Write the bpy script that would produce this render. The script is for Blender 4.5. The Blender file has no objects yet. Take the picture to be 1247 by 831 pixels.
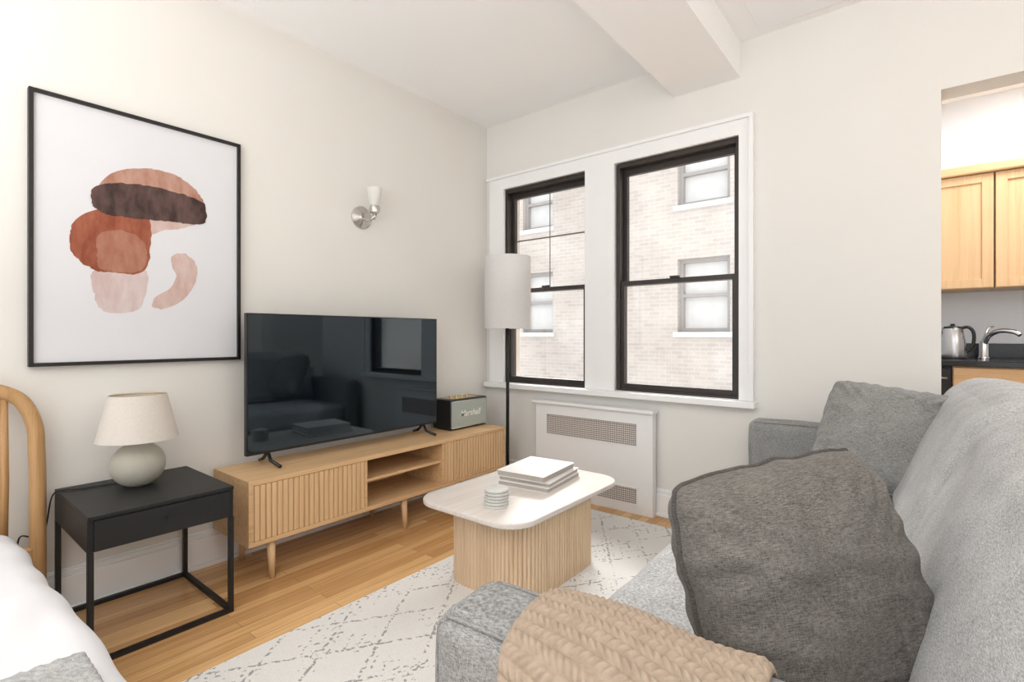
import bpy, bmesh, math, random
from mathutils import Vector, Matrix, noise
random.seed(4)
scene = bpy.context.scene
COL = scene.collection

# ------------------------------------------------------------------ materials
class NT:
    def __init__(s, name):
        s.m = bpy.data.materials.new(name); s.m.use_nodes = True
        s.t = s.m.node_tree; s.n = s.t.nodes; s.l = s.t.links
        s.b = s.n['Principled BSDF']
        s.tc = s.n.new('ShaderNodeTexCoord')
    def set(s, **k):
        for a, v in k.items(): s.b.inputs[a.replace('_', ' ')].default_value = v
    def mapping(s, scale=(1,1,1), rot=(0,0,0), loc=(0,0,0), src='Object'):
        x = s.n.new('ShaderNodeMapping')
        x.inputs['Scale'].default_value = scale; x.inputs['Rotation'].default_value = rot
        x.inputs['Location'].default_value = loc
        s.l.new(s.tc.outputs[src], x.inputs['Vector']); return x.outputs[0]
    def noise(s, vec, scale=1, detail=3, rough=.5):
        x = s.n.new('ShaderNodeTexNoise'); x.inputs['Scale'].default_value = scale
        x.inputs['Detail'].default_value = detail; x.inputs['Roughness'].default_value = rough
        s.l.new(vec, x.inputs['Vector']); return x.outputs['Fac']
    def ramp(s, fac, stops):
        x = s.n.new('ShaderNodeValToRGB'); cr = x.color_ramp
        while len(cr.elements) < len(stops): cr.elements.new(.5)
        for e, (p, c) in zip(cr.elements, stops):
            e.position = p; e.color = (*c, 1) if len(c) == 3 else c
        s.l.new(fac, x.inputs['Fac']); return x.outputs['Color']
    def math(s, op, a, b=None, c=None):
        x = s.n.new('ShaderNodeMath'); x.operation = op
        for i, v in enumerate((a, b, c)):
            if v is None: continue
            if isinstance(v, (int, float)): x.inputs[i].default_value = v
            else: s.l.new(v, x.inputs[i])
        return x.outputs[0]
    def mix(s, fac, a, b, mode='MIX'):
        x = s.n.new('ShaderNodeMix'); x.data_type = 'RGBA'; x.blend_type = mode
        for i, v in ((0, fac), (6, a), (7, b)):
            if isinstance(v, (int, float)): x.inputs[i].default_value = v
            elif isinstance(v, tuple): x.inputs[i].default_value = (*v[:3], 1)
            else: s.l.new(v, x.inputs[i])
        return x.outputs[2]
    def color(s, out): s.l.new(out, s.b.inputs['Base Color'])
    def bump(s, h, strength=.3, dist=.002):
        x = s.n.new('ShaderNodeBump'); x.inputs['Strength'].default_value = strength
        x.inputs['Distance'].default_value = dist
        s.l.new(h, x.inputs['Height']); s.l.new(x.outputs[0], s.b.inputs['Normal'])

def plain(name, col, rough=.5, metal=0, var=.04, nscale=6, bump=0, **k):
    t = NT(name); t.set(Roughness=rough, Metallic=metal, **k)
    f = t.noise(t.mapping(), nscale, 4)
    t.color(t.ramp(f, [(.3, tuple(max(0, c*(1-var)) for c in col)), (.7, tuple(min(1, c*(1+var)) for c in col))]))
    if bump: t.bump(t.noise(t.mapping(), 350, 2), bump, .001)
    return t.m

def wood(name, base, dark, axis='Y', rough=.45, freq=1.0):
    t = NT(name); t.set(Roughness=rough)
    sc = {'X': (1.2, 40, 40), 'Y': (40, 1.2, 40), 'Z': (40, 40, 1.2)}[axis]
    a = t.noise(t.mapping(tuple(v*freq for v in sc)), 1, 6, .6)
    sc2 = tuple(v*4 for v in sc)
    b = t.noise(t.mapping(sc2), 1, 3)
    f = t.math('ADD', t.math('MULTIPLY', a, .7), t.math('MULTIPLY', b, .3))
    t.color(t.ramp(f, [(.32, dark), (.5, base), (.7, tuple(min(1, c*1.1) for c in base))]))
    t.bump(b, .08, .0006)
    return t.m

def fabric(name, lo, hi, s=1.0, bump=.4, k=90, hf=900):
    t = NT(name); t.set(Roughness=.95); t.b.inputs['Specular IOR Level'].default_value = .12
    t.b.inputs['Sheen Weight'].default_value = .05
    a = t.noise(t.mapping((k*s, k*s, hf*s)), 1, 2)
    b = t.noise(t.mapping((hf*s, hf*s, k*s)), 1, 2)
    c = t.noise(t.mapping((9, 9, 9)), 1, 4)
    f = t.math('ADD', t.math('MULTIPLY', t.math('ADD', t.math('MULTIPLY', a, 1.1), t.math('MULTIPLY', b, .9)), .42), t.math('MULTIPLY', c, .16))
    t.color(t.ramp(f, [(.38, lo), (.62, hi)]))
    t.bump(f, bump, .001)
    return t.m

M = {}
M['wall'] = plain('wall_paint', (.82, .797, .752), .75, var=.012, nscale=2)
M['wall2'] = plain('window_wall_paint', (.81, .794, .760), .75, var=.012, nscale=2)
M['wall3'] = plain('kitchen_wall_paint', (.90, .92, .95), .7, var=.01, nscale=2)
M['ceil'] = plain('ceiling_paint', (.965, .962, .96), .85, var=.01, nscale=2)
M['ceilpanel'] = plain('ceiling_panel_paint', (.93, .945, .955), .85, var=.01, nscale=2)
M['trim'] = plain('trim_paint', (.92, .92, .92), .4, var=.01)
M['radiator'] = plain('radiator_enamel', (.86, .86, .86), .4, var=.01)
M['oak'] = wood('light_oak', (.70, .46, .245), (.56, .345, .165), 'Y')
M['oakz'] = wood('light_oak_vertical', (.72, .49, .275), (.59, .375, .195), 'Z')
M['ash'] = wood('pale_oak_vertical', (.72, .54, .36), (.59, .41, .25), 'Z')
M['tabletop'] = wood('whitewashed_oak', (.74, .68, .63), (.67, .60, .54), 'Y', .35)
M['bent'] = wood('bent_oak', (.53, .31, .135), (.40, .215, .085), 'Z', .4)
M['maple'] = wood('maple_cabinet', (.72, .47, .25), (.63, .39, .185), 'Z', .4, .5)
M['maplex'] = wood('maple_cabinet_rail', (.72, .47, .25), (.63, .39, .185), 'X', .4, .5)
M['black'] = plain('black_powdercoat', (.007, .007, .008), .5, var=.1)
M['blackwood'] = plain('black_picture_frame', (.007, .006, .006), .45, var=.1)
M['bronze'] = plain('dark_bronze_window', (.032, .025, .022), .4, var=.1)
M['muntin'] = plain('grey_muntin', (.16, .14, .13), .5, var=.05)
M['plastic'] = plain('black_plastic', (.009, .009, .010), .35, var=.1)
M['screen'] = plain('tv_screen', (.002, .003, .005), .035, var=.05)
M['screen'].node_tree.nodes['Principled BSDF'].inputs['IOR'].default_value = 1.72
M['screen'].node_tree.nodes['Principled BSDF'].inputs['Specular Tint'].default_value = (.70, .87, 1, 1)
M['steel'] = plain('brushed_steel', (.55, .55, .56), .25, 1, var=.05)
M['silver'] = plain('silver_trim', (.72, .71, .68), .3, 1, var=.03)
M['chrome'] = plain('chrome', (.75, .75, .76), .1, 1, var=.02)
M['nickel'] = plain('polished_nickel', (.6, .58, .55), .22, 1, var=.03)
M['granite'] = plain('black_granite', (.010, .010, .012), .18, var=.5, nscale=120)
M['ceramic'] = plain('greige_ceramic', (.44, .42, .355), .6, var=.03, nscale=150)
M['paper'] = plain('art_paper', (.74, .74, .765), .8, var=.01)
M['bookwhite'] = plain('white_book_cover', (.80, .78, .76), .5, var=.02)
M['pages'] = plain('book_pages', (.46, .42, .38), .8, var=.05, nscale=60)
M['coaster'] = plain('pale_stone_coaster', (.64, .64, .61), .6, var=.06, nscale=60)
M['sofa'] = fabric('light_grey_upholstery', (.27, .275, .28), (.66, .66, .655), 1.0, .5, 130, 760)
M['sofaarm_shade'] = fabric('shaded_grey_tweed', (.15, .15, .15), (.44, .44, .43), 1.0, .5, 130, 760)  # darker copy of the sofa fabric, with the arm's shade put into the colour
M['pipe'] = fabric('grey_piping', (.17, .17, .17), (.38, .38, .375), 1.0, .5, 100, 620)
M['pillow'] = fabric('charcoal_heather_fabric', (.078, .072, .065), (.235, .219, .200), 1.0, .4, 90, 820)
M['pillowpipe'] = fabric('charcoal_piping', (.045, .041, .036), (.14, .13, .12), 1.3, .5)
M['pillow2'] = fabric('mid_grey_heather_fabric', (.15, .148, .140), (.40, .40, .39), 1.0, .4, 90, 760)
M['linen'] = plain('white_bed_linen', (.76, .76, .785), .9, var=.015, nscale=8, bump=.1)
M['knitgrey'] = fabric('grey_knit', (.28, .28, .28), (.52, .52, .51), .5, .6)
M['olive'] = plain('speaker_grille_cloth', (.43, .47, .43), .85, var=.08, nscale=300)
M['gold'] = plain('brass_trim', (.7, .55, .3), .3, 1, var=.03)
M['cream'] = plain('cream_lettering', (.92, .91, .86), .4, var=.02)
M['knit'] = plain('beige_wool', (.385, .30, .228), .95, var=.12, nscale=60, bump=.6)
M['cord'] = plain('black_cord', (.01, .01, .01), .5)
M['curtain'] = plain('window_blind', (.74, .73, .72), .8)
M['extframe'] = plain('weathered_window_frame', (.40, .37, .36), .7)
M['asphalt'] = plain('courtyard_concrete', (.6, .6, .6), .9)

def shade_mat(name, col, sc=400, tw=.35):
    t = NT(name); t.set(Roughness=.9)
    f = t.noise(t.mapping((sc, sc, sc*.2)), 1, 2)
    t.color(t.ramp(f, [(.35, tuple(c*.88 for c in col)), (.65, col)])); t.bump(f, .4, .001)
    tr = t.n.new('ShaderNodeBsdfTranslucent'); tr.inputs[0].default_value = (*col, 1)
    mx = t.n.new('ShaderNodeMixShader'); mx.inputs[0].default_value = tw
    out = t.n['Material Output']
    t.l.new(t.b.outputs[0], mx.inputs[1]); t.l.new(tr.outputs[0], mx.inputs[2]); t.l.new(mx.outputs[0], out.inputs[0])
    return t.m
M['shade'] = shade_mat('linen_lampshade', (.90, .85, .79))
M['shade2'] = shade_mat('white_lampshade', (.93, .92, .91))

def thin_glass(name, frost=0.0):
    t = NT(name); out = t.n['Material Output']
    tr = t.n.new('ShaderNodeBsdfTransparent'); tr.inputs[0].default_value = (.98, .99, .99, 1)
    gl = t.n.new('ShaderNodeBsdfGlossy'); gl.inputs['Roughness'].default_value = .02
    lw = t.n.new('ShaderNodeLayerWeight'); lw.inputs[0].default_value = .5
    f = t.math('ADD', t.math('MULTIPLY', t.math('POWER', lw.outputs['Facing'], 5), .8), .04)
    mx = t.n.new('ShaderNodeMixShader')
    t.l.new(f, mx.inputs[0]); t.l.new(tr.outputs[0], mx.inputs[1]); t.l.new(gl.outputs[0], mx.inputs[2])
    if frost:
        df = t.n.new('ShaderNodeBsdfDiffuse'); df.inputs[0].default_value = (.92, .90, .86, 1)
        m2 = t.n.new('ShaderNodeMixShader'); m2.inputs[0].default_value = frost
        t.l.new(mx.outputs[0], m2.inputs[1]); t.l.new(df.outputs[0], m2.inputs[2]); t.l.new(m2.outputs[0], out.inputs[0])
    else:
        t.l.new(mx.outputs[0], out.inputs[0])
    return t.m
M['glass'] = thin_glass('window_glass')
M['frost'] = thin_glass('frosted_glass', .6)

# oak strip floor
t = NT('oak_strip_floor'); t.set(Roughness=.22)
mp = t.mapping((1, 1, 1), (0, 0, math.pi/2))
br = t.n.new('ShaderNodeTexBrick'); t.l.new(mp, br.inputs['Vector'])
br.inputs['Scale'].default_value = 1; br.inputs['Brick Width'].default_value = .9
br.inputs['Row Height'].default_value = .058; br.inputs['Mortar Size'].default_value = .0009
br.inputs['Color1'].default_value = (.84, .53, .25, 1); br.inputs['Color2'].default_value = (.56, .30, .12, 1)
br.inputs['Mortar'].default_value = (.28, .15, .065, 1); br.offset = .37; br.offset_frequency = 2
g = t.noise(t.mapping((70, 2, 1)), 1, 6, .65)
gr = t.ramp(g, [(.3, (.74, .69, .62)), (.6, (1, 1, 1))])
t.color(t.mix(1, br.outputs['Color'], gr, 'MULTIPLY')); t.bump(g, .05, .0005)
M['floor'] = t.m

# brick facade
def brick(name, c1, c2, mo, r1, r2, ax=0):
    t = NT(name); t.set(Roughness=.95)
    sp = t.n.new('ShaderNodeSeparateXYZ'); t.l.new(t.tc.outputs['Object'], sp.inputs[0])
    cb = t.n.new('ShaderNodeCombineXYZ'); t.l.new(sp.outputs[ax], cb.inputs[0]); t.l.new(sp.outputs[2], cb.inputs[1])
    br = t.n.new('ShaderNodeTexBrick'); t.l.new(cb.outputs[0], br.inputs['Vector'])
    br.inputs['Scale'].default_value = 1; br.inputs['Brick Width'].default_value = .21
    br.inputs['Row Height'].default_value = .072; br.inputs['Mortar Size'].default_value = .008
    br.inputs['Color1'].default_value = (*c1, 1); br.inputs['Color2'].default_value = (*c2, 1)
    br.inputs['Mortar'].default_value = (*mo, 1)
    f = t.noise(t.mapping((.8, .8, .8)), 1, 6, .6)
    t.color(t.mix(.5, br.outputs['Color'], t.ramp(f, [(.35, r1), (.65, r2)])))
    return t.m
M['brick'] = brick('hazy_weathered_brick', (.62, .54, .48), (.45, .385, .35), (.66, .61, .57), (.46, .40, .37), (.74, .68, .63))  # pale, low-contrast colours carry the washed-out outdoor haze
M['brick2'] = brick('brightened_side_brick', (.85, .80, .76), (.70, .64, .60), (.85, .82, .8), (.75, .70, .66), (.85, .82, .8), 1)  # brick colour lightened to stand in for daylight missing on this wall

# rug
t = NT('cream_rug_with_grey_broken_lattice'); t.set(Roughness=1); t.b.inputs['Specular IOR Level'].default_value = .05
wn = t.n.new('ShaderNodeTexNoise'); wn.inputs['Scale'].default_value = 24; wn.inputs['Detail'].default_value = 3
t.l.new(t.tc.outputs['Object'], wn.inputs['Vector'])
vm = t.n.new('ShaderNodeVectorMath'); vm.operation = 'MULTIPLY_ADD'
t.l.new(wn.outputs['Color'], vm.inputs[0]); vm.inputs[1].default_value = (.024, .024, 0)
t.l.new(t.tc.outputs['Object'], vm.inputs[2])
sp = t.n.new('ShaderNodeSeparateXYZ'); t.l.new(vm.outputs[0], sp.inputs[0])
X, Y = sp.outputs[0], sp.outputs[1]
def lattice(k, w):
    a = t.math('MULTIPLY', t.math('ADD', t.math('MULTIPLY', X, 1.5), Y), k)
    b = t.math('MULTIPLY', t.math('SUBTRACT', t.math('MULTIPLY', X, 1.5), Y), k)
    da = t.math('ABSOLUTE', t.math('SUBTRACT', t.math('FRACT', a), .5))
    db = t.math('ABSOLUTE', t.math('SUBTRACT', t.math('FRACT', b), .5))
    return t.math('LESS_THAN', t.math('MINIMUM', da, db), w)
L1 = lattice(3.0, .030); L2 = lattice(12.0, .09)
n1 = t.noise(t.mapping((50, 50, 1)), 1, 3, .6)
n2 = t.noise(t.mapping((5, 5, 1), loc=(3, 1, 0)), 1, 2, .5)
n3 = t.noise(t.mapping((75, 40, 1)), 1, 2, .5)
n4 = t.noise(t.mapping((3, 3, 1), loc=(7, 2, 0)), 1, 2, .5)
m1 = t.math('MULTIPLY', L1, t.math('GREATER_THAN', t.math('ADD', n1, t.math('MULTIPLY', n4, .5)), .77))
m2 = t.math('MULTIPLY', t.math('MULTIPLY', L2, t.math('GREATER_THAN', n3, .57)), t.math('GREATER_THAN', n2, .53))
mk = t.math('MINIMUM', t.math('ADD', m1, m2), 1)
fine = t.noise(t.mapping((300, 300, 300)), 1, 2)
basec = t.ramp(fine, [(.3, (.75, .73, .70)), (.7, (.87, .855, .83))])
t.color(t.mix(t.math('MULTIPLY', mk, .78), basec, (.25, .25, .26))); t.bump(fine, .6, .003)
M['rug'] = t.m

# perforated radiator grille
t = NT('perforated_metal_grille'); t.set(Roughness=.5)
sp = t.n.new('ShaderNodeSeparateXYZ'); t.l.new(t.tc.outputs['Object'], sp.inputs[0])
a = t.math('SINE', t.math('MULTIPLY', t.math('ADD', sp.outputs[0], sp.outputs[2]), 235))
b = t.math('SINE', t.math('MULTIPLY', t.math('SUBTRACT', sp.outputs[0], sp.outputs[2]), 235))
h = t.math('GREATER_THAN', t.math('MULTIPLY', a, b), .05)
t.color(t.mix(h, (.70, .66, .62), (.17, .13, .115)))
M['grille'] = t.m

def paint(name, c1, c2, sc=9):
    t = NT(name); t.set(Roughness=.85)
    f = t.noise(t.mapping((sc, sc*1.5, sc*.6)), 1, 8, .68)
    t.color(t.ramp(f, [(.38, c1), (.62, c2)])); return t.m
M['art_dome'] = paint('terracotta_wash', (.39, .18, .125), (.53, .32, .245))
M['art_dark'] = paint('umber_wash', (.038, .020, .018), (.13, .074, .064))
M['art_rust'] = paint('rust_wash', (.25, .060, .028), (.39, .13, .073))
M['art_rust2'] = paint('light_rust_wash', (.34, .125, .075), (.45, .215, .15))
M['art_pink'] = paint('pale_pink_wash', (.60, .455, .435), (.68, .59, .57))
M['art_pink2'] = paint('blush_wash', (.57, .38, .33), (.67, .52, .48))

# ------------------------------------------------------------------ geometry helpers
def mesh_obj(name, verts, faces, mat, smooth=False):
    me = bpy.data.meshes.new(name); me.from_pydata([tuple(v) for v in verts], [], faces); me.update()
    ob = bpy.data.objects.new(name, me); COL.objects.link(ob)
    if mat: me.materials.append(mat)
    if smooth:
        for p in me.polygons: p.use_smooth = True
    return ob
def from_bm(name, bm, mat, smooth=False, autosm=False):
    bmesh.ops.recalc_face_normals(bm, faces=bm.faces)
    me = bpy.data.meshes.new(name); bm.to_mesh(me); bm.free()
    ob = bpy.data.objects.new(name, me); COL.objects.link(ob)
    if mat: me.materials.append(mat)
    if smooth:
        for p in me.polygons: p.use_smooth = True
        if autosm:
            try: me.set_sharp_from_angle(angle=math.radians(35))
            except Exception: pass
    return ob
def add_box(bm, b):
    x0, x1, y0, y1, z0, z1 = b
    r = bmesh.ops.create_cube(bm, size=1)
    for v in r['verts']:
        v.co = Vector(((x0+x1)/2+v.co.x*(x1-x0), (y0+y1)/2+v.co.y*(y1-y0), (z0+z1)/2+v.co.z*(z1-z0)))
    return r['verts']
def boxes(name, lst, mat, bevel=0, seg=2):
    bm = bmesh.new()
    for b in lst: add_box(bm, b)
    if bevel:
        bmesh.ops.bevel(bm, geom=list(bm.edges), offset=bevel, segments=seg, profile=.5, affect='EDGES')
    return from_bm(name, bm, mat)
def box(name, b, mat, bevel=0, seg=2): return boxes(name, [b], mat, bevel, seg)
def frames(path, closed):
    n = len(path); T = []
    for i in range(n):
        a = path[(i-1) % n] if (closed or i > 0) else path[i]
        b = path[(i+1) % n] if (closed or i < n-1) else path[i]
        T.append((b-a).normalized())
    up = Vector((0, 0, 1)) if abs(T[0].z) < .9 else Vector((1, 0, 0))
    N = [(up - T[0]*up.dot(T[0])).normalized()]
    for i in range(1, n):
        v = N[-1] - T[i]*N[-1].dot(T[i]); N.append(v.normalized())
    return T, N
def tube(name, path, r, mat, sides=10, closed=False, flat=1.0):
    path = [Vector(p) for p in path]; n = len(path); T, N = frames(path, closed)
    V, F = [], []
    for i in range(n):
        rr = r[i] if isinstance(r, (list, tuple)) else r
        B = T[i].cross(N[i])
        for k in range(sides):
            a = 2*math.pi*k/sides; V.append(path[i] + N[i]*math.cos(a)*rr + B*math.sin(a)*rr*flat)
    m = n if closed else n-1
    for i in range(m):
        j = (i+1) % n
        for k in range(sides):
            F.append((i*sides+k, i*sides+(k+1) % sides, j*sides+(k+1) % sides, j*sides+k))
    if not closed:
        F.append(tuple(range(sides))[::-1]); F.append(tuple((n-1)*sides+k for k in range(sides)))
    return mesh_obj(name, V, F, mat, True)
def lathe(name, prof, c, mat, seg=40, smooth=True, axis='Z', caps=True):
    V, F = [], []
    for (r, z) in prof:
        for k in range(seg):
            a = 2*math.pi*k/seg; p = (r*math.cos(a), r*math.sin(a), z)
            if axis == 'X': p = (z, p[0], p[1])
            if axis == 'Y': p = (p[0], z, p[1])
            V.append((c[0]+p[0], c[1]+p[1], c[2]+p[2]))
    for i in range(len(prof)-1):
        for k in range(seg):
            F.append((i*seg+k, i*seg+(k+1) % seg, (i+1)*seg+(k+1) % seg, (i+1)*seg+k))
    if caps:
        F.append(tuple(range(seg))[::-1]); F.append(tuple((len(prof)-1)*seg+k for k in range(seg)))
    ob = mesh_obj(name, V, F, mat, smooth)
    bm = bmesh.new(); bm.from_mesh(ob.data); bmesh.ops.recalc_face_normals(bm, faces=bm.faces); bm.to_mesh(ob.data); bm.free()
    if smooth:
        try: ob.data.set_sharp_from_angle(angle=math.radians(40))
        except Exception: pass
    return ob
def catmull(pts, per=8, closed=True):
    pts = [Vector(p) for p in pts]; n = len(pts); out = []
    rng = n if closed else n-1
    for i in range(rng):
        g = (lambda k: pts[k % n]) if closed else (lambda k: pts[max(0, min(n-1, k))])
        p0, p1, p2, p3 = g(i-1), g(i), g(i+1), g(i+2)
        for s in range(per):
            u = s/per
            out.append(.5*((2*p1)+(p2-p0)*u+(2*p0-5*p1+4*p2-p3)*u*u+(3*p1-p0-3*p2+p3)*u**3))
    if not closed: out.append(pts[-1])
    return out
def prism(name, outline, z0, z1, mat, bevel=0, seg=3, smooth=True):
    bm = bmesh.new()
    vs = [bm.verts.new((p[0], p[1], z0)) for p in outline]
    f = bm.faces.new(vs); r = bmesh.ops.extrude_face_region(bm, geom=[f])
    for v in r['geom']:
        if isinstance(v, bmesh.types.BMVert): v.co.z = z1
    if bevel:
        ed = [e for e in bm.edges if abs(e.verts[0].co.z-e.verts[1].co.z) < 1e-6]
        bmesh.ops.bevel(bm, geom=ed, offset=bevel, segments=seg, profile=.5, affect='EDGES')
    return from_bm(name, bm, mat, smooth, True)
def round_rect(x0, x1, y0, y1, r, n=10):
    pts = []
    for cx, cy, a0 in ((x1-r, y1-r, 0), (x0+r, y1-r, 90), (x0+r, y0+r, 180), (x1-r, y0+r, 270)):
        for k in range(n+1):
            a = math.radians(a0+90*k/n); pts.append((cx+r*math.cos(a), cy+r*math.sin(a)))
    return pts
def soft_box(name, b, r, mat, puff=(0, 0, 0), n=26, deform=None, wr=0, wsc=6):
    x0, x1, y0, y1, z0, z1 = b
    C = Vector(((x0+x1)/2, (y0+y1)/2, (z0+z1)/2)); H = ((x1-x0)/2, (y1-y0)/2, (z1-z0)/2)
    bm = bmesh.new()
    def ease(t): return math.sin(t*math.pi/2)*.55 + t*.45
    for ax in range(3):
        for sg in (-1, 1):
            g = {}
            for i in range(n+1):
                for j in range(n+1):
                    u = ease(-1+2*i/n); v = ease(-1+2*j/n); p = [0, 0, 0]
                    p[ax] = sg; p[(ax+1) % 3] = u; p[(ax+2) % 3] = v
                    q = Vector([p[k]*H[k] for k in range(3)])
                    inn = Vector([max(-(H[k]-r), min(H[k]-r, q[k])) for k in range(3)])
                    d = q-inn
                    if d.length > 1e-9: q = inn + d.normalized()*r
                    for k in range(3):
                        q[k] += puff[k]*p[k]*(1-p[(k+1) % 3]**2)*(1-p[(k+2) % 3]**2)
                    if wr:
                        q += Vector(noise.noise_vector((q+C)*wsc))*wr
                    if deform: q = deform(q, p)
                    g[i, j] = bm.verts.new(q+C)
            for i in range(n):
                for j in range(n):
                    bm.faces.new((g[i, j], g[i+1, j], g[i+1, j+1], g[i, j+1]))
    bmesh.ops.remove_doubles(bm, verts=bm.verts, dist=1e-5)
    return from_bm(name, bm, mat, True)
def root(name, loc, label, cat, rot=0, **k):
    e = bpy.data.objects.new(name, None); e.empty_display_size = .05; COL.objects.link(e)
    e.location = loc; e.rotation_euler = (0, 0, rot)
    tag(e, label, cat, **k); return e
def tag(o, label, cat, **k):
    o['label'] = label; o['category'] = cat
    for a, v in k.items(): o[a] = v
    return o
def par(o, r, world=True, label=None):
    o.parent = r
    if world: o.matrix_parent_inverse = Matrix.LocRotScale(r.location, r.rotation_euler, r.scale).inverted()
    if label: o['label'] = label
    return o
def struct(o): o['kind'] = 'structure'; return o

LX = -2.79; WY = 3.13; CZ = 2.84
# ------------------------------------------------------------------ room shell
A0, A1, B0, B1 = -2.605, -1.845, -1.635, -.825   # window openings
struct(box('floor', (-2.94, 3.0, -2.6, 5.0, -.1, 0), M['floor']))
struct(box('ceiling', (-2.94, 3.0, -2.6, 5.0, CZ, CZ+.1), M['ceil']))
struct(box('wall_left', (-2.94, LX, -2.6, 3.33, 0, CZ), M['wall']))
struct(boxes('wall_window', [
    (LX, A0, WY, 3.33, 0, CZ), (A1, B0, WY, 3.33, .77, 2.315), (B1, .06, WY, 3.33, 0, CZ),
    (A0, B1, WY, 3.33, 0, .77), (A0, B1, WY, 3.33, 2.315, CZ), (.06, 3.0, WY, 3.28, 2.30, CZ),
    (1.5, 3.0, WY, 3.28, 0, 2.30)], M['wall2']))
struct(box('wall_right', (3.0, 3.1, -2.6, 5.0, 0, CZ), M['wall2']))
struct(box('wall_kitchen_back', (-.2, 3.0, 4.9, 5.0, 0, CZ), M['wall3']))
struct(box('wall_kitchen_side', (-.2, -.06, 3.33, 4.9, 0, CZ), M['wall3']))
struct(box('wall_kitchen_exterior', (-.24, -.20, 3.33, 5.0, -3, CZ+.2), M['brick2']))
struct(box('trim_1', (-1.216, -.828, -2.6, WY, 2.637, CZ), M['ceil']))
struct(box('trim_2', (-2.70, -1.33, -2.6, 3.05, 2.830, CZ), M['ceilpanel'], .003))
struct(box('trim_3', (-.71, 2.9, -2.6, 3.05, 2.828, CZ), M['ceilpanel'], .003))
struct(boxes('baseboard_left', [(LX, LX+.018, -2.6, WY, .02, .145), (LX, LX+.011, -2.6, WY, .145, .160), (LX, LX+.015, -2.6, WY, .160, .168), (LX, LX+.008, -2.6, WY, .168, .178), (LX, LX+.028, -2.6, WY, 0, .02)], M['trim'], .003))
struct(boxes('baseboard_window', [(LX+.03, .06, WY-.018, WY, .02, .140), (LX+.03, .06, WY-.011, WY, .140, .155), (LX+.03, .06, WY-.015, WY, .155, .162), (LX+.03, .06, WY-.008, WY, .162, .172), (LX+.03, .06, WY-.028, WY, 0, .02)], M['trim'], .003))
# window casing and sill
struct(boxes('trim_4', [
    (-2.74, A0+.008, WY-.022, WY, .773, 2.303), (A1-.008, B0+.008, WY-.022, WY, .773, 2.303), (B1-.008, -.775, WY-.022, WY, .773, 2.303),
    (-2.74, -.775, WY-.022, WY, 2.303, 2.388)], M['trim']))
struct(boxes('trim_6', [(-2.762, -.752, WY-.040, WY, 2.388, 2.408), (-.775, -.752, WY-.040, WY, .773, 2.388)], M['trim']))
struct(boxes('trim_5', [(-2.77, -.74, WY-.065, 3.14, .735, .772), (A0, A1, 3.14, 3.30, .765, .775), (B0, B1, 3.14, 3.30, .765, .775)], M['trim'], .003))

def window(name, x0, x1, z0, z1, muntin):
    w = struct(boxes(name, [(x0, x0+.021, 3.14, 3.25, z0, z1), (x1-.021, x1, 3.14, 3.25, z0, z1),
                     (x0+.021, x1-.021, 3.14, 3.25, z1-.028, z1), (x0+.021, x1-.021, 3.14, 3.25, z0, z0+.015)], M['bronze'], .002))
    zm = (z0+z1)/2 - .045; a, b = x0+.019, x1-.019
    def sash(nm, y0, y1, za, zb, top, bot):
        s = boxes(nm, [(a, a+.026, y0, y1, za, zb), (b-.026, b, y0, y1, za, zb), (a+.026, b-.026, y0, y1, zb-top, zb), (a+.026, b-.026, y0, y1, za, za+bot)], M['bronze'], .002)
        par(s, w, label='dark bronze window sash')
        g = box('glass_pane', (a+.024, b-.024, (y0+y1)/2-.001, (y0+y1)/2+.001, za+bot-.002, zb-top+.002), M['glass']); par(g, s)
    sash('window_sash', 3.20, 3.235, zm-.012, z1-.026, .042, .026)
    sash('window_sash', 3.155, 3.19, z0+.013, zm+.018, .030, .036)
    l = box('sash_lock', ((a+b)/2-.03, (a+b)/2+.03, 3.145, 3.17, zm+.018, zm+.032), M['bronze'], .003); par(l, w)
    if muntin:
        m = boxes('muntin', [((a+b)/2-.0022, (a+b)/2+.0022, 3.214, 3.220, zm, z1-.07), (a+.03, b-.03, 3.212, 3.222, (zm+z1)/2-.0045, (zm+z1)/2+.0045)], M['muntin']); par(m, w)
window('window_1', A0+.006, A1-.002, .775, 2.30, True)
window('window_2', B0+.015, B1-.012, .775, 2.30, False)

# ------------------------------------------------------------------ exterior
bld = root('apartment_building', (-5, 9.2, -8), 'haze-paled weathered tan brick apartment building across the courtyard', 'building')
wins = []
for (xa, xb) in ((-3.45, -2.55), (-6.95, -6.15), (-10.2, -9.3), (.5, 1.4)):
    for (za, zb) in ((1.2, 2.5), (3.45, 4.6), (-1.3, -.1)):
        wins.append((xa, xb, za, zb))
xs = sorted({-16, 6} | {w[0] for w in wins} | {w[1] for w in wins})
zs = sorted({-8, 5.1} | {w[2] for w in wins} | {w[3] for w in wins})
bl = []
for i in range(len(xs)-1):
    for j in range(len(zs)-1):
        cx, cz = (xs[i]+xs[i+1])/2, (zs[j]+zs[j+1])/2
        if any(w[0] < cx < w[1] and w[2] < cz < w[3] for w in wins): continue
        bl.append((xs[i], xs[i+1], 9.0, 9.4, zs[j], zs[j+1]))
par(boxes('brick_facade', bl, M['brick']), bld)
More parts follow.
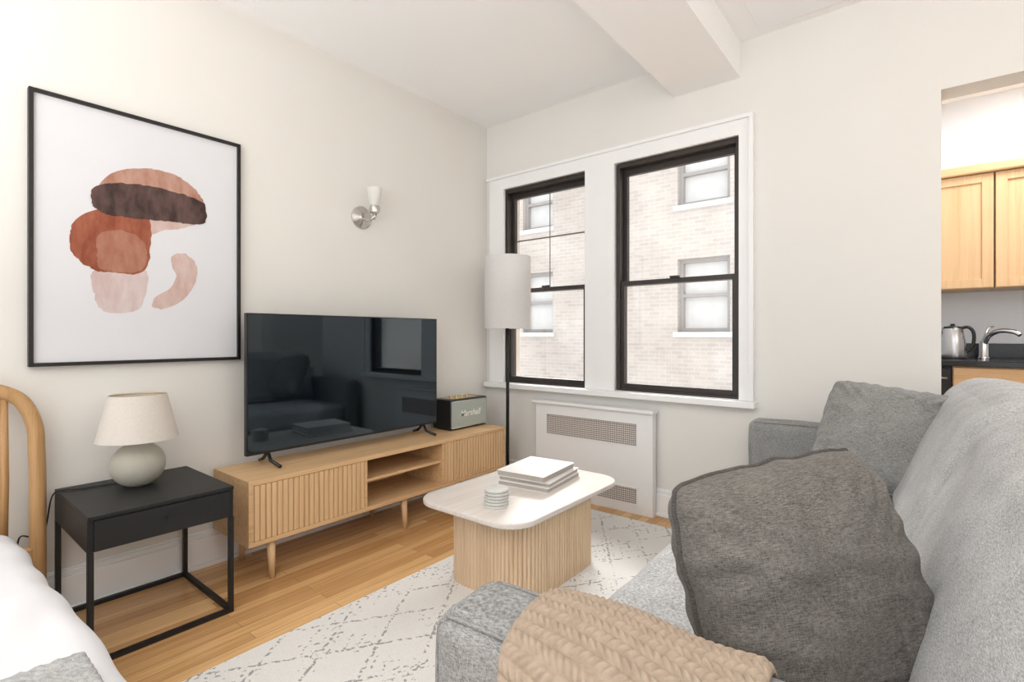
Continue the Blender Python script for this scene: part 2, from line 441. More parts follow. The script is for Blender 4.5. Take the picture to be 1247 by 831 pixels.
for w in wins:
    xa, xb, za, zb = w; zm = (za+zb)/2
    f = boxes('window_frame', [(xa, xa+.07, 9.1, 9.2, za, zb), (xb-.07, xb, 9.1, 9.2, za, zb), (xa+.07, xb-.07, 9.1, 9.2, zb-.07, zb), (xa+.07, xb-.07, 9.1, 9.2, za, za+.07), (xa+.07, xb-.07, 9.1, 9.2, zm-.03, zm+.03)], M['extframe'])
    par(f, bld)
    par(box('window_blind', (xa, xb, 9.2, 9.22, za, zb), M['curtain']), bld)
    par(box('window_sill', (xa-.06, xb+.06, 8.93, 9.1, za-.09, za), M['curtain']), bld)
cg = box('courtyard_ground', (-16, 6, 3.4, 9.0, -8.1, -8), M['asphalt']); tag(cg, 'pale concrete courtyard ground outside', 'ground', kind='structure')

# ------------------------------------------------------------------ framed art (on left wall)
PY0, PY1, PZ0, PZ1 = .374, 1.181, 1.022, 2.137
art = root('framed_picture', (LX, (PY0+PY1)/2, PZ0), 'black-framed abstract print with rust, umber and blush shapes on white paper', 'picture')
fw = .015
par(boxes('picture_frame', [(LX+.001, LX+.032, PY0, PY0+fw, PZ0, PZ1), (LX+.001, LX+.032, PY1-fw, PY1, PZ0, PZ1),
    (LX+.001, LX+.032, PY0+fw, PY1-fw, PZ0, PZ0+fw), (LX+.001, LX+.032, PY0+fw, PY1-fw, PZ1-fw, PZ1)], M['blackwood'], .0015), art)
pp = par(box('print', (LX+.001, LX+.018, PY0+fw, PY1-fw, PZ0+fw, PZ1-fw), M['paper']), art)
def blob(name, pts, mat, lay):
    W, H = PY1-PY0, PZ1-PZ0
    o = catmull([(0, PY0+a*W, PZ0+b*H) for a, b in pts], 14)
    o2 = []
    for p in o:
        w = noise.noise(Vector((p.y*45, p.z*45, lay)))*.005 + noise.noise(Vector((p.y*160, p.z*160, lay)))*.003
        o2.append((LX+.0185+lay*.0004, p.y+w, p.z+w))
    return par(mesh_obj(name, o2, [tuple(range(len(o2)))], mat), pp)
blob('painted_shape', [(.254,.36),(.38,.365),(.496,.373),(.48,.26),(.446,.215),(.352,.2),(.283,.217),(.254,.283)], M['art_pink'], 0)
blob('painted_shape', [(.62,.45),(.692,.465),(.75,.415),(.742,.343),(.68,.268),(.586,.226),(.524,.230),(.536,.272),(.606,.31),(.64,.362),(.62,.405)], M['art_pink2'], 0)
blob('painted_shape', [(.47,.59),(.60,.60),(.745,.602),(.66,.57),(.58,.555),(.51,.53)], M['art_pink2'], 0)
blob('painted_shape', [(.213,.573),(.283,.60),(.39,.60),(.504,.59),(.512,.483),(.496,.396),(.446,.362),(.352,.36),(.265,.363),(.196,.396),(.159,.448),(.166,.525)], M['art_rust'], 1)
blob('painted_shape', [(.275,.50),(.36,.53),(.46,.51),(.495,.45),(.47,.38),(.38,.365),(.285,.37),(.27,.43)], M['art_rust2'], 2)
blob('painted_shape', [(.275,.69),(.335,.751),(.446,.79),(.586,.802),(.706,.771),(.782,.71),(.76,.67),(.586,.69),(.427,.70),(.283,.67)], M['art_dome'], 3)
blob('painted_shape', [(.254,.68),(.352,.715),(.504,.728),(.65,.722),(.782,.699),(.80,.62),(.737,.598),(.586,.594),(.427,.586),(.30,.588),(.247,.621)], M['art_dark'], 4)

# ------------------------------------------------------------------ wall sconce
sc = root('wall_sconce', (LX, 1.93, 1.90), 'polished nickel wall sconce with frosted glass shade', 'wall light')
par(lathe('backplate', [(.072, 0), (.072, .008), (.06, .016), (.04, .022), (.03, .03), (.012, .034)], (LX, 1.93, 1.895), M['nickel'], axis='X'), sc)
par(tube('arm', catmull([(LX+.02, 1.93, 1.895), (LX+.06, 1.93, 1.87), (LX+.10, 1.945, 1.88), (LX+.115, 1.95, 1.92)], 6, False), .009, M['nickel']), sc)
par(lathe('socket_cup', [(.012, 0), (.030, .01), (.034, .035), (.03, .05)], (LX+.115, 1.95, 1.905), M['nickel']), sc)
par(lathe('glass_shade', [(.028, 0), (.036, .03), (.041, .07), (.046, .11), (.043, .11), (.038, .07), (.033, .03), (.025, .004)], (LX+.115, 1.95, 1.955), M['frost'], caps=False), sc)
par(tube('finial', [(LX+.115, 1.95, 1.87), (LX+.115, 1.95, 1.905)], [.004, .014], M['nickel']), sc)

# ------------------------------------------------------------------ TV console
cx0, cx1, cy0, cy1, cz0, cz1 = -2.765, -2.38, 1.053, 2.868, .18, .482
con = root('tv_console', ((cx0+cx1)/2, (cy0+cy1)/2, 0), 'light oak media console with slatted doors and open middle shelf', 'tv stand')
ya, yb = 1.690, 2.250
par(boxes('cabinet_body', [(cx0, cx1, cy0, cy1, cz1-.022, cz1), (cx0, cx1, cy0, cy1, cz0, cz0+.022),
    (cx0, cx1, cy0, cy0+.022, cz0+.022, cz1-.022), (cx0, cx1, cy1-.022, cy1, cz0+.022, cz1-.022),
    (cx0, cx1-.004, ya-.018, ya, cz0+.022, cz1-.022), (cx0, cx1-.004, yb, yb+.018, cz0+.022, cz1-.022),
    (cx0, cx0+.01, cy0+.022, cy1-.022, cz0+.022, cz1-.022)], M['oak'], .0015), con)
par(box('shelf', (cx0+.01, cx1-.02, ya, yb, .335, .351), M['oak'], .001), con)
def slat_door(y0, y1, nsl):
    pts = []
    w = (y1-y0)/nsl
    for i in range(nsl):
        a = y0+i*w
        pts += [(cx1-.007, a), (cx1-.007, a+w*.07), (cx1-.001, a+w*.11), (cx1, a+w*.20), (cx1, a+w*.80), (cx1-.001, a+w*.89), (cx1-.007, a+w*.93)]
    pts += [(cx1-.007, y1), (cx1-.022, y1), (cx1-.022, y0)]
    return prism('slatted_door', pts, cz0+.024, cz1-.024, M['oakz'], smooth=False)
par(slat_door(cy0+.024, ya-.02, 22), con); par(slat_door(yb+.02, cy1-.024, 22), con)
for yy in (1.17, 1.965, 2.76):
    for xx, dx in ((cx1-.035, .018), (cx0+.05, -.01)):
        par(tube('leg', [(xx+dx, yy, 0), (xx, yy, cz0)], [.012, .021], M['oakz'], 16), con)

# ------------------------------------------------------------------ TV
TX = -2.60
tv = root('television', (TX, 1.77, cz1), 'large flat black television with glossy screen on the oak console', 'television')
par(box('tv_housing', (TX-.028, TX, 1.139, 2.403, .548, 1.259), M['plastic'], .003), tv)
par(box('rear_bulge', (TX-.06, TX-.028, 1.4, 2.15, .60, 1.0), M['plastic'], .01), tv)
par(box('screen', (TX-.001, TX+.0015, 1.146, 2.396, .562, 1.253), M['screen']), tv)
for yy in (1.25, 2.29):
    par(tube('stand_foot', [(TX+.10, yy+.01, cz1+.011), (TX+.02, yy, cz1+.03), (TX-.012, yy, .556), (TX-.06, yy, cz1+.03), (TX-.12, yy+.01, cz1+.011)], .009, M['plastic'], 8), tv)

# ------------------------------------------------------------------ speaker
sx0, sx1, sy0, sy1, sz0, sz1 = -2.73, -2.545, 2.485, 2.862, cz1, .695
sp_ = root('bluetooth_speaker', ((sx0+sx1)/2, (sy0+sy1)/2, sz0), 'black retro speaker with sage grille cloth on the oak console', 'speaker')
par(box('speaker_cabinet', (sx0, sx1-.008, sy0, sy1, sz0+.006, sz1), M['plastic'], .008, 3), sp_)
par(box('grille_cloth', (sx1-.009, sx1, sy0+.008, sy1-.008, sz0+.014, sz1-.010), M['olive'], .003), sp_)
par(tube('grille_trim', [(sx1, sy0+.010, sz0+.016), (sx1, sy1-.010, sz0+.016), (sx1, sy1-.010, sz1-.012), (sx1, sy0+.010, sz1-.012)], .0028, M['silver'], 6, True), sp_)
par(box('control_plate', (sx0+.03, sx1-.04, sy0+.05, sy1-.05, sz1, sz1+.002), M['gold']), sp_)
for k in range(4):
    par(lathe('control_knob', [(.012, 0), (.012, .014), (.010, .016)], (sx0+.09, sy0+.09+k*.055, sz1+.001), M['gold'], 16), sp_)
for yy in (sy0+.03, sy1-.03):
    par(box('foot', (sx0+.02, sx1-.03, yy-.015, yy+.015, sz0, sz0+.007), M['plastic']), sp_)
def text_mesh(name, body, size, mat, mtx, shear=0, ext=.0008):
    cu = bpy.data.curves.new(name, 'FONT'); cu.body = body; cu.size = size; cu.shear = shear; cu.extrude = ext
    cu.align_x = 'CENTER'; cu.align_y = 'CENTER'; cu.offset = size*.012; cu.space_character = 1.0
    tmp = bpy.data.objects.new(name+'_tmp', cu); COL.objects.link(tmp)
    dg = bpy.context.evaluated_depsgraph_get(); dg.update()
    me = bpy.data.meshes.new_from_object(tmp.evaluated_get(dg)); bpy.data.objects.remove(tmp)
    me.transform(mtx); me.materials.clear(); me.materials.append(mat)
    ob = bpy.data.objects.new(name, me); COL.objects.link(ob); return ob
mt = Matrix.Translation((sx1+.002, (sy0+sy1)/2, (sz0+sz1)/2+.003)) @ Matrix(((0,0,1,0),(1,0,0,0),(0,1,0,0),(0,0,0,1)))
par(text_mesh('logo_lettering', 'Marshall', .062, M['cream'], mt, .3), sp_)

# ------------------------------------------------------------------ nightstand
nx0, nx1, ny0, ny1, nz = -2.755, -2.234, .451, .929, .522
ns = root('nightstand', ((nx0+nx1)/2, (ny0+ny1)/2, 0), 'black metal nightstand with drawer and open frame base', 'nightstand')
par(boxes('cabinet_body', [(nx0, nx1, ny0, ny1, nz-.014, nz), (nx0, nx1-.006, ny0, ny1, .395, nz-.014)], M['black'], .002), ns)
dr = par(box('drawer_front', (nx1-.006, nx1+.004, ny0+.018, ny1-.018, .40, nz-.018), M['black'], .001), ns)
par(lathe('knob', [(.004, 0), (.004, .008), (.007, .01), (.007, .013)], (nx1+.004, (ny0+ny1)/2, .455), M['black'], 14, axis='X'), dr)
for xx in (nx0, nx1-.018):
    for yy in (ny0, ny1-.018):
        par(box('leg', (xx, xx+.018, yy, yy+.018, 0, .395), M['black'], .001), ns)
for b in ((nx0+.018, nx1-.018, ny0, ny0+.018), (nx0+.018, nx1-.018, ny1-.018, ny1)):
    par(box('base_rail', (*b, 0, .018), M['black']), ns)
for xx in (nx0, nx1-.018):
    par(box('base_rail', (xx, xx+.018, ny0+.018, ny1-.018, 0, .018), M['black']), ns)

# ------------------------------------------------------------------ table lamp
lx, ly = -2.57, .686
tl = root('table_lamp', (lx, ly, nz), 'round greige ceramic table lamp with linen shade on the nightstand', 'table lamp')
prof = [(.098*math.cos(a), .086+.094*math.sin(a)) for a in [math.radians(d) for d in range(-66, 81, 6)]] + [(.014, .182), (.014, .20)]
par(lathe('lamp_base', prof, (lx, ly, nz), M['ceramic'], 48), tl)
par(lathe('socket', [(.012, .185), (.012, .26)], (lx, ly, nz), M['gold'], 16), tl)
par(lathe('lamp_shade', [(.145, 0), (.102, .185), (.100, .185), (.143, 0)], (lx, ly, .715), M['shade'], 56, caps=False), tl)
par(tube('shade_ring', [(lx+.101*math.cos(a), ly+.101*math.sin(a), .895) for a in [i*math.pi/12 for i in range(24)]], .002, M['gold'], 6, True), tl)
par(tube('power_cord', catmull([(lx-.05, ly-.02, nz+.004), (lx-.08, ly-.08, nz+.004), (lx-.10, ly-.18, nz+.004), (nx0+.06, ny0+.02, nz+.004), (nx0+.03, ny0-.012, nz-.02), (nx0+.02, ny0-.03, .38), (nx0+.01, ny0-.05, .34), (nx0+.0, ny0-.10, .36), (nx0-.01, ny0-.11, .30)], 8, False), .003, M['cord'], 6), tl)

# ------------------------------------------------------------------ bed
bed = root('bed', (-1.7, -.5, 0), 'light wood bed with rounded spindle headboard and white mattress', 'bed')
hx = -2.72
path = [(hx, .395, 0), (hx, .395, .55), (hx, .392, .70), (hx, .385, .80), (hx, .35, .89), (hx, .29, .935), (hx, .2, .955), (hx, 0, .96), (hx, -.8, .96), (hx, -1.0, .955), (hx, -1.09, .93), (hx, -1.15, .88), (hx, -1.185, .79), (hx, -1.19, .6), (hx, -1.19, 0)]
hb = par(tube('headboard_frame', catmull(path, 6, False), .026, M['bent'], 14), bed)
for i in range(13):
    yy = .30-i*.113
    par(tube('spindle', [(hx, yy, .30), (hx, yy, .6), (hx, yy, .945)], [.011, .015, .011], M['bent'], 12), hb)
par(box('bottom_rail', (hx-.02, hx+.02, -1.18, .38, .26, .32), M['bent'], .006), hb)
par(soft_box('mattress', (-2.65, -.68, -1.14, .24, .18, .40), .05, M['linen'], n=10), bed)
par(boxes('bed_frame', [(-2.69, -.68, -1.14, .24, .12, .19), (-2.6, -2.54, .18, .24, 0, .13), (-.76, -.70, .18, .24, 0, .13), (-2.6, -2.54, -1.12, -1.06, 0, .13), (-.76, -.70, -1.12, -1.06, 0, .13)], M['bent']), bed)
def dv(q, p):
    q = q.copy()
    low = max(0, -p[2])
    if q.y > .5:
        q.y += .014*math.sin(q.x*7+1)*(.3+low) + .02*low + .008*math.sin(q.x*23-q.z*8)*(.4+low) + .03*max(0, q.x+.3)
    q.z += .006*math.sin(q.x*5+q.y*4)
    f = q.x*1.3+q.y*2.2
    q.z += (.011*max(0, math.sin(f*6+1.5*noise.noise(Vector((q.x*3, q.y*3, 5)))))**2+.014*abs(noise.noise(Vector((q.x*4+q.y*2, q.y*7, 3)))))*max(0, p[2])
    q.z -= .03*max(0, -q.x-.3)
    return q
duv = soft_box('duvet', (-2.60, -.64, -1.2, .316, .13, .466), .07, M['linen'], (0, .006, .004), 90, dv, .008, 5)
tag(duv, 'rumpled white cotton duvet spread over the bed', 'bedding')
def bkd(q, p):
    q = q.copy(); q.x += .10*q.y
    q.z += .006*math.sin(q.x*5+q.y*4) + (.0035*math.sin(q.x*230)*math.sin(q.y*230) if p[2] > .5 else 0)
    return q
bk = soft_box('knit_blanket', (-1.42, -.60, -1.23, .268, .470, .499), .013, M['knitgrey'], (0, 0, .002), 110, bkd)
tag(bk, 'folded light grey knitted blanket on the white duvet', 'blanket')

# ------------------------------------------------------------------ floor lamp
fx, fy = -2.41, 2.935
fl = root('floor_lamp', (fx, fy, 0), 'black floor lamp with white drum shade beside the window', 'floor lamp')
par(lathe('lamp_base', [(.125, 0), (.125, .014), (.118, .02), (.02, .024)], (fx, fy, 0), M['black'], 40), fl)
par(tube('pole', [(fx, fy, .02), (fx, fy, 1.60)], .0125, M['black'], 14), fl)
par(lathe('lamp_shade', [(.172, 0), (.172, .53), (.170, .53), (.170, 0)], (fx, fy, 1.197), M['shade2'], 56, caps=False), fl)
par(boxes('shade_spider', [(fx-.17, fx+.17, fy-.003, fy+.003, 1.59, 1.596), (fx-.003, fx+.003, fy-.17, fy+.17, 1.59, 1.596)], M['black']), fl)

# ------------------------------------------------------------------ radiator cover
rx0, rx1, ry = -2.233, -1.328, 3.05
rc = root('radiator_cover', ((rx0+rx1)/2, 3.08, 0), 'white enamelled radiator cover with perforated grilles under the window', 'radiator cover')
gx0, gx1 = -2.143, -1.427
par(boxes('cover_body', [(rx0, gx0, ry, 3.10, 0, .65), (gx1, rx1, ry, 3.10, 0, .65), (gx0, gx1, ry, 3.10, 0, .055), (gx0, gx1, ry, 3.10, .17, .43), (gx0, gx1, ry, 3.10, .585, .65)], M['radiator']), rc)
par(boxes('cover_lid', [(rx0-.03, rx1+.01, ry-.02, 3.11, .65, .672)], M['radiator'], .005), rc)
for (za, zb) in ((.055, .17), (.43, .585)):
    par(box('perforated_grille', (gx0, gx1, ry+.008, ry+.012, za, zb), M['grille']), rc)
    par(boxes('grille_trim', [(gx0, gx1, ry-.004, ry+.002, za, za+.008), (gx0, gx1, ry-.004, ry+.002, zb-.008, zb), (gx0, gx0+.008, ry-.004, ry+.002, za+.008, zb-.008), (gx1-.008, gx1, ry-.004, ry+.002, za+.008, zb-.008)], M['radiator']), rc)

# ------------------------------------------------------------------ rug
rug = prism('area_rug', round_rect(-1.90, .55, .50, 2.93, .01, 2), 0.001, .011, M['rug'], .003)
tag(rug, 'cream area rug with faded grey broken lattice pattern on oak floor', 'rug')

# ------------------------------------------------------------------ coffee table
ct = root('coffee_table', (-1.54, 2.02, .011), 'pale oak coffee table with rounded top and fluted drum base', 'coffee table')
TZ = .392
par(prism('table_top', round_rect(-1.86, -1.24, 1.56, 2.48, .13, 14), TZ-.024, TZ, M['tabletop'], .006), ct)
def fluted(x0, x1, y0, y1, r, wave, dep):
    base = round_rect(x0, x1, y0, y1, r, 24); P = [Vector((a, b, 0)) for a, b in base]; n = len(P)
    L = [0]
    for i in range(n): L.append(L[-1]+(P[(i+1) % n]-P[i]).length)
    tot = L[-1]; cnt = round(tot/wave); out = []; per = 8; j = 0
    for k in range(cnt*per):
        s = tot*k/(cnt*per)
        while L[j+1] < s: j += 1
        a, b = P[j % n], P[(j+1) % n]; u = (s-L[j])/max(1e-9, L[j+1]-L[j]); p = a.lerp(b, u)
        tn = (b-a).normalized(); nr = Vector((tn.y, -tn.x, 0))
        ph = (k % per)/per
        h = abs(math.sin(math.pi*ph))**.6
        q = p + nr*dep*(h-1); out.append((q.x, q.y))
    return out
par(prism('fluted_base', fluted(-1.765, -1.285, 1.665, 2.31, .13, .020, .008), .011, TZ-.024, M['ash'], smooth=False), ct)

def book(name, c, w, l, z0, z1, rot, label):
    r = root(name, (c[0], c[1], z0), label, 'book', rot, group='books stacked on the coffee table')
    h = z1-z0
    a = boxes('cover', [(-w/2, w/2, -l/2, l/2, 0, .003), (-w/2, w/2, -l/2, l/2, h-.003, h), (-w/2, -w/2+.004, -l/2, l/2, .003, h-.003)], M['bookwhite'], .0008)
    p = box('pages', (-w/2+.004, w/2-.005, -l/2+.005, l/2-.005, .003, h-.003), M['pages'])
    par(a, r, False); par(p, r, False)
rot = math.radians(7)
book('book', (-1.56, 2.165), .29, .36, TZ, TZ+.024, rot, 'large white hardcover book at the bottom of the stack')
book('book', (-1.56, 2.165), .285, .35, TZ+.024, TZ+.046, rot+.02, 'large white hardcover book in the middle of the stack')
book('book', (-1.57, 2.15), .27, .34, TZ+.046, TZ+.076, rot-.01, 'thick white paperback book on top of the stack')
for i in range(6):
    z = TZ+.0135*i
    cst = lathe('coaster', [(.050, 0), (.054, .002), (.054, .009), (.050, .011), (.046, .0125)], (0, 0, 0), M['coaster'], 36)
    cst.location = (-1.48+random.uniform(-.002, .002), 1.725+random.uniform(-.002, .002), z)
    tag(cst, 'round pale stone coaster stacked on the coffee table', 'coaster', group='stack of coasters on the coffee table')

# ------------------------------------------------------------------ sofa (local frame: x to back, y along length)
SL = 2.48
so = root('sofa', (-.645, .585, .011), 'light grey upholstered two-seat sofa with track arms', 'sofa', math.radians(2.2))
def sofap(o, label=None): return par(o, so, False, label)
for xx in (.08, .92):
    for yy in (.07, SL-.07):
        sofap(tube('leg', [(xx, yy, 0), (xx, yy, .11)], [.016, .024], M['bent'], 14))
sofap(soft_box('base_frame', (.03, 1.0, .05, SL-.05, .10, .29), .03, M['sofa'], n=8))
AH = .685
for (a, b) in ((-.01, .155), (SL-.155, SL)):
    arm = sofap(soft_box('armrest', (.0, .98, a, b, .09, AH), .04, M['sofaarm_shade'], (.006, .006, .008), 36, None, .004, 6))
    for yy in (a+.013, b-.013):
        p = tube('piping', catmull([(.012, yy, .12), (.010, yy, .4), (.012, yy, AH-.055), (.03, yy, AH-.018), (.08, yy, AH-.007), (.5, yy, AH-.005), (.9, yy, AH-.008)], 6, False), .0038, M['pipe'], 8)
        par(p, arm, False)
mid = SL/2
for (a, b) in ((.157, mid-.002), (mid+.002, SL-.157)):
    sofap(soft_box('seat_cushion', (.01, .74, a, b, .275, .452), .045, M['sofa'], (.01, .004, .022), 36, None, .008, 5))
def bdef(q, p):
    q = q.copy(); h = (q.z+.26)
    q.x += .45*h - .10*max(0, h-.40)
    q.z -= .03*max(0, p[0])*max(0, p[2])
    q.x += .005*noise.noise(Vector((q.y*3, q.z*6, 2)))
    return q
for (a, b) in ((.10, mid-.003), (mid+.003, SL-.10)):
    sofap(soft_box('back_cushion', (.60, .90, a, b, .44, .955), .095, M['sofa'], (.026, .006, .010), 40, bdef, .006, 5))
sofap(soft_box('back_frame', (.86, 1.06, .02, SL-.02, .10, .80), .05, M['sofa'], n=12))

# ------------------------------------------------------------------ cushions
def pillow(name, w, h, th, mat, mpipe, seed=0, n=80, rc=.12):
    V, F = [], []; idx = {}
    def surf(u, v, sg):
        c = 1-rc*(u*u*v*v)**1.3
        x = w/2*u*(1-.03*(1-v*v))*c; y = h/2*v*(1-.03*(1-u*u))*c
        e = max(0, (1-u**4)*(1-v**4)); t = th/2*(e**.48)
        t *= 1+.08*noise.noise(Vector((u*1.5+seed, v*1.5, sg)))
        cr = max(0, abs(u*v)-.08)
        wv = noise.noise(Vector((u*2.2+seed, v*2.2, sg*3)))*.010*e + math.sin((abs(u)-abs(v))*26+seed)*.011*cr*e**.6
        ed = max(abs(u), abs(v)); s = (u if abs(v) > abs(u) else v)
        wv += .008*math.sin(s*24+seed*2+3*noise.noise(Vector((s*3, seed, 1))))*max(0, ed-.55)/.45*(e**.3)
        wv -= .012*max(0, noise.noise(Vector((u*2+v*5+seed, v*1.2-u*2, 7))))*e
        x += .006*noise.noise(Vector((v*4, seed, 0)))*(u*u); y += .006*noise.noise(Vector((u*4, seed, 4)))*(v*v)
        if u > 0 and v > 0: y += .02*(u*v)**2
        return (x, sg*t+wv, y)
    for sg in (-1, 1):
        for i in range(n+1):
            for j in range(n+1):
                u = math.sin((-1+2*i/n)*math.pi/2)*.5+(-1+2*i/n)*.5; v = math.sin((-1+2*j/n)*math.pi/2)*.5+(-1+2*j/n)*.5
                idx[sg, i, j] = len(V); V.append(surf(u, v, sg))
        for i in range(n):
            for j in range(n):
                q = (idx[sg, i, j], idx[sg, i+1, j], idx[sg, i+1, j+1], idx[sg, i, j+1]); F.append(q if sg < 0 else q[::-1])
    ob = mesh_obj(name, V, F, mat, True)
    bm = bmesh.new(); bm.from_mesh(ob.data); bmesh.ops.remove_doubles(bm, verts=bm.verts, dist=1e-4); bmesh.ops.recalc_face_normals(bm, faces=bm.faces); bm.to_mesh(ob.data); bm.free()
    ed = []
    for k in range(n): ed.append(V[idx[1, k, 0]])
    for k in range(n): ed.append(V[idx[1, n, k]])
    for k in range(n): ed.append(V[idx[1, n-k, n]])
    for k in range(n): ed.append(V[idx[1, 0, n-k]])
    pi = tube('piping', ed, .0060, mpipe, 8, True); pi.parent = ob
    return ob
def place(ob, c, yaw, tilt, roll=0):
    ob.matrix_world = Matrix.Translation(c) @ Matrix.Rotation(yaw, 4, 'Z') @ Matrix.Rotation(tilt, 4, 'X') @ Matrix.Rotation(roll, 4, 'Y')
p1 = pillow('throw_pillow', .465, .48, .24, M['pillow'], M['pillowpipe'], 1)
place(p1, (-.182, 1.10, .668), math.radians(50), math.radians(-20), math.radians(-6))
tag(p1, 'plump charcoal heathered square cushion leaning on the sofa back', 'cushion', group='scatter cushions on the sofa')
p2 = pillow('throw_pillow', .46, .46, .20, M['pillow2'], M['pipe'], 5, rc=.09)
place(p2, (-.14, 2.62, .725), math.radians(-2), math.radians(-30), math.radians(9))
tag(p2, 'grey heathered square cushion resting by the far armrest', 'cushion', group='scatter cushions on the sofa')

# ------------------------------------------------------------------ knitted throw over near arm (sofa local coordinates)
def throw():
    prof = catmull([(-.030, .20, 0), (-.034, .45, 0), (-.032, .62, 0), (-.018, .676, 0), (.03, .696, 0), (.085, .699, 0), (.14, .690, 0), (.172, .660, 0), (.178, .60, 0), (.176, .50, 0)], 20, False)
    L = [0]
    for i in range(len(prof)-1): L.append(L[-1]+(prof[i+1]-prof[i]).length)
    tot = L[-1]; NS = 420; NX = 360
    V, F = [], []; x0, x1 = .165, .515; j = 0
    for a in range(NS+1):
        s = tot*a/NS
        while j < len(L)-2 and L[j+1] < s: j += 1
        p = prof[j].lerp(prof[j+1], (s-L[j])/max(1e-9, L[j+1]-L[j])); tn = (prof[j+1]-prof[j]).normalized(); nr = Vector((-tn.y, tn.x, 0))
        for b in range(NX+1):
            x = x0+(x1-x0)*b/NX + .02*math.sin(s*7)
            row = (s+.15*x)/.020; fr = row-math.floor(row); sgn = 1 if int(math.floor(row)) % 2 == 0 else -1
            d = abs(fr-.5)*2
            env = (1-d**2.5)
            st = abs(math.sin((x/.0135 + sgn*(fr-.5)*1.0)*math.pi))**.7
            h = .0085*env*(.4+.6*st)
            fold = .008*math.sin(x*20+s*4)+.008*noise.noise(Vector((x*6, s*6, 0)))
            edge = min(1, min(b, NX-b)/24.0); h = (h+fold+.011)*math.sqrt(max(0, edge*(2-edge)))
            q = p+nr*h; V.append((x, q.x, q.y))
    for a in range(NS):
        for b in range(NX):
            i = a*(NX+1)+b; F.append((i, i+1, i+NX+2, i+NX+1))
    return mesh_obj('throw_blanket', V, F, M['knit'], True)
th = throw()
th.matrix_world = Matrix.Translation(so.location) @ Matrix.Rotation(so.rotation_euler.z, 4, 'Z')
md = th.modifiers.new('thickness', 'SOLIDIFY'); md.thickness = .006; md.offset = -1
tag(th, 'beige cable-knit wool throw draped over the sofa armrest', 'throw blanket')

# ------------------------------------------------------------------ kitchen
KF = 4.22
def shaker(nm, x0, x1, z0, z1, y, parent):
    d = boxes(nm, [(x0, x0+.055, y-.02, y, z0, z1), (x1-.055, x1, y-.02, y, z0, z1), (x0+.055, x1-.055, y-.02, y, z1-.055, z1), (x0+.055, x1-.055, y-.02, y, z0, z0+.055), (x0+.055, x1-.055, y-.010, y, z0+.055, z1-.055)], M['maple'], .0015)
    par(d, parent); return d
for i, (a, b) in enumerate(((-.04, .347), (.352, .735), (.74, 1.12))):
    uc = root('wall_cabinet', ((a+b)/2, 4.7, 1.454), 'maple shaker-style kitchen wall cabinet', 'cabinet', group='kitchen wall cabinets')
    par(box('cabinet_body', (a, b, 4.52, 4.89, 1.454, 2.20), M['maple']), uc)
    shaker('cabinet_door', a+.003, b-.003, 1.458, 2.195, 4.52, uc)
cm = box('crown_moulding', (-.05, 1.15, 4.47, 4.89, 2.20, 2.26), M['maplex'], .01); tag(cm, 'maple crown moulding above the kitchen wall cabinets', 'moulding')
ctp = root('countertop', (.6, 4.5, .955), 'polished black granite kitchen countertop with low backsplash', 'countertop')
par(box('slab', (-.055, 1.5, KF-.02, 4.89, .955, .99), M['granite'], .004), ctp)
par(box('backsplash', (-.055, 1.5, 4.865, 4.89, .99, 1.09), M['granite'], .002), ctp)
bc = root('base_cabinet', (.5, 4.5, 0), 'maple kitchen base cabinet with drawers under the black countertop', 'cabinet')
par(box('cabinet_body', (.135, 1.5, KF+.03, 4.88, .1, .955), M['maple']), bc)
par(box('toe_kick', (.135, 1.5, KF+.09, 4.85, 0, .1), M['black']), bc)
for a, b in ((.14, .56), (.565, 1.0), (1.005, 1.495)):
    par(box('drawer_front', (a, b, KF+.01, KF+.03, .80, .945), M['maplex'], .002), bc)
    shaker('cabinet_door', a, b, .11, .79, KF+.03, bc)
dw = root('dishwasher', (.03, 4.5, 0), 'black dishwasher beneath the granite countertop', 'dishwasher')
par(box('appliance_body', (-.055, .13, KF+.03, 4.85, .1, .95), M['plastic']), dw)
par(box('toe_kick', (-.055, .13, KF+.09, 4.85, 0, .1), M['plastic']), dw)
par(box('dishwasher_door', (-.053, .128, KF+.005, KF+.03, .12, .94), M['plastic'], .004), dw)
par(tube('door_handle', [(-.03, KF-.02, .88), (.11, KF-.02, .88)], .008, M['steel'], 10), dw)
kx, ky = .145, 4.52
kt = root('electric_kettle', (kx, ky, .99), 'stainless steel kettle with black handle on the countertop', 'kettle')
par(lathe('kettle_body', [(.068, .012), (.072, .03), (.066, .12), (.056, .195), (.05, .205)], (kx, ky, .99), M['steel'], 36), kt)
par(lathe('power_base', [(.078, .001), (.078, .012)], (kx, ky, .99), M['plastic'], 30), kt)
par(lathe('lid', [(.052, .203), (.045, .215), (.012, .22), (.012, .232), (.004, .235)], (kx, ky, .99), M['plastic'], 30), kt)
par(tube('handle', catmull([(kx+.045, ky, 1.195), (kx+.08, ky, 1.20), (kx+.105, ky, 1.16), (kx+.10, ky, 1.08), (kx+.065, ky, 1.03)], 6, False), .010, M['plastic'], 10), kt)
par(tube('spout', [(kx-.055, ky, 1.13), (kx-.080, ky, 1.175)], [.018, .010], M['steel'], 12), kt)
qx, qy = .305, 4.62
fa = root('kitchen_faucet', (qx, qy, .99), 'chrome kitchen faucet with side lever on the countertop', 'faucet')
par(lathe('faucet_body', [(.032, .001), (.032, .008), (.026, .015), (.024, .10), (.020, .12)], (qx, qy, .99), M['chrome'], 28), fa)
par(tube('spout', catmull([(qx, qy, 1.07), (qx+.02, qy-.03, 1.14), (qx+.07, qy-.07, 1.175), (qx+.13, qy-.12, 1.17), (qx+.16, qy-.14, 1.15)], 8, False), .015, M['chrome'], 14), fa)
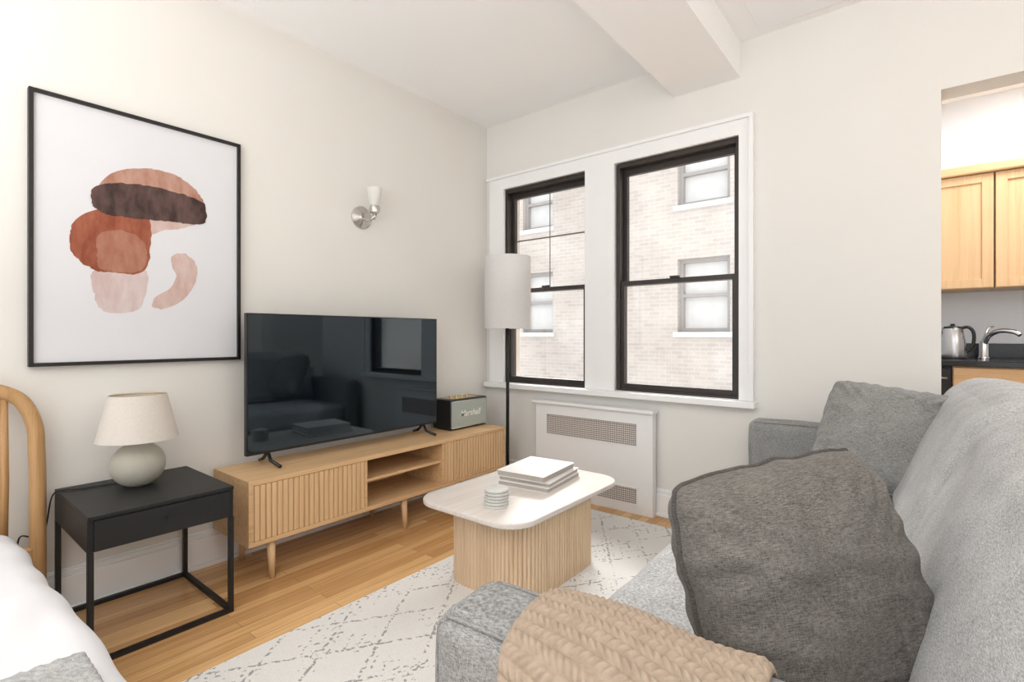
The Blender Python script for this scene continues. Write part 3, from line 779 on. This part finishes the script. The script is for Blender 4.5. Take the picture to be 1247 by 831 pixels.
par(tube('lever', [(qx, qy, 1.10), (qx+.02, qy+.01, 1.19), (qx+.05, qy+.02, 1.205)], [.011, .008, .006], M['chrome'], 10), fa)

# ------------------------------------------------------------------ lights
w = bpy.data.worlds.new('sky'); scene.world = w; w.use_nodes = True
bg = w.node_tree.nodes['Background']; bg.inputs[0].default_value = (.96, .98, 1, 1); bg.inputs[1].default_value = 1.5
def area(name, loc, target, sx, sy, power, col=(1, 1, 1)):
    l = bpy.data.lights.new(name, 'AREA'); l.shape = 'RECTANGLE'; l.size = sx; l.size_y = sy; l.energy = power; l.color = col
    o = bpy.data.objects.new(name, l); COL.objects.link(o); o.location = loc
    o.rotation_euler = (Vector(target)-Vector(loc)).to_track_quat('-Z', 'Y').to_euler(); return o
area('kitchen_fill_light', (.9, 4.0, 2.8), (.9, 4.1, 0), .8, .5, 27, (.95, .975, 1))  # unseen light added to brighten the kitchen
area('ceiling_fill_light', (-.3, -1.2, 1.3), (-.3, -1.19, 2.84), 2.6, 1.4, 104, (1, .995, .985))  # unseen upward fill behind the camera, added to brighten the ceiling
area('left_wall_fill_light', (2.6, 1.2, 2.2), (-2.79, 1.7, 1.5), 1.4, .8, 14, (1, .985, .955))  # unseen fill added at the right to lift the left wall
s = bpy.data.lights.new('daylight', 'SUN'); s.energy = 16; s.angle = math.radians(40); s.color = (1, .99, .97)
so_ = bpy.data.objects.new('daylight', s); COL.objects.link(so_); so_.rotation_euler = Vector((.42, -.72, -.56)).to_track_quat('-Z', 'Y').to_euler(); so_.location = (-4, 8, 8)

# ------------------------------------------------------------------ camera
cam = bpy.data.cameras.new('camera'); cam.sensor_width = 36; cam.lens = 36*623/1247; cam.shift_y = -7.5/1247; cam.clip_start = .02
co = bpy.data.objects.new('camera', cam); COL.objects.link(co); co.location = (0, 0, 1.15)
co.rotation_euler = (math.radians(90), 0, math.radians(38.9)); scene.camera = co
scene.view_settings.view_transform = 'Standard'
scene.view_settings.look = 'None'
scene.view_settings.exposure = .17
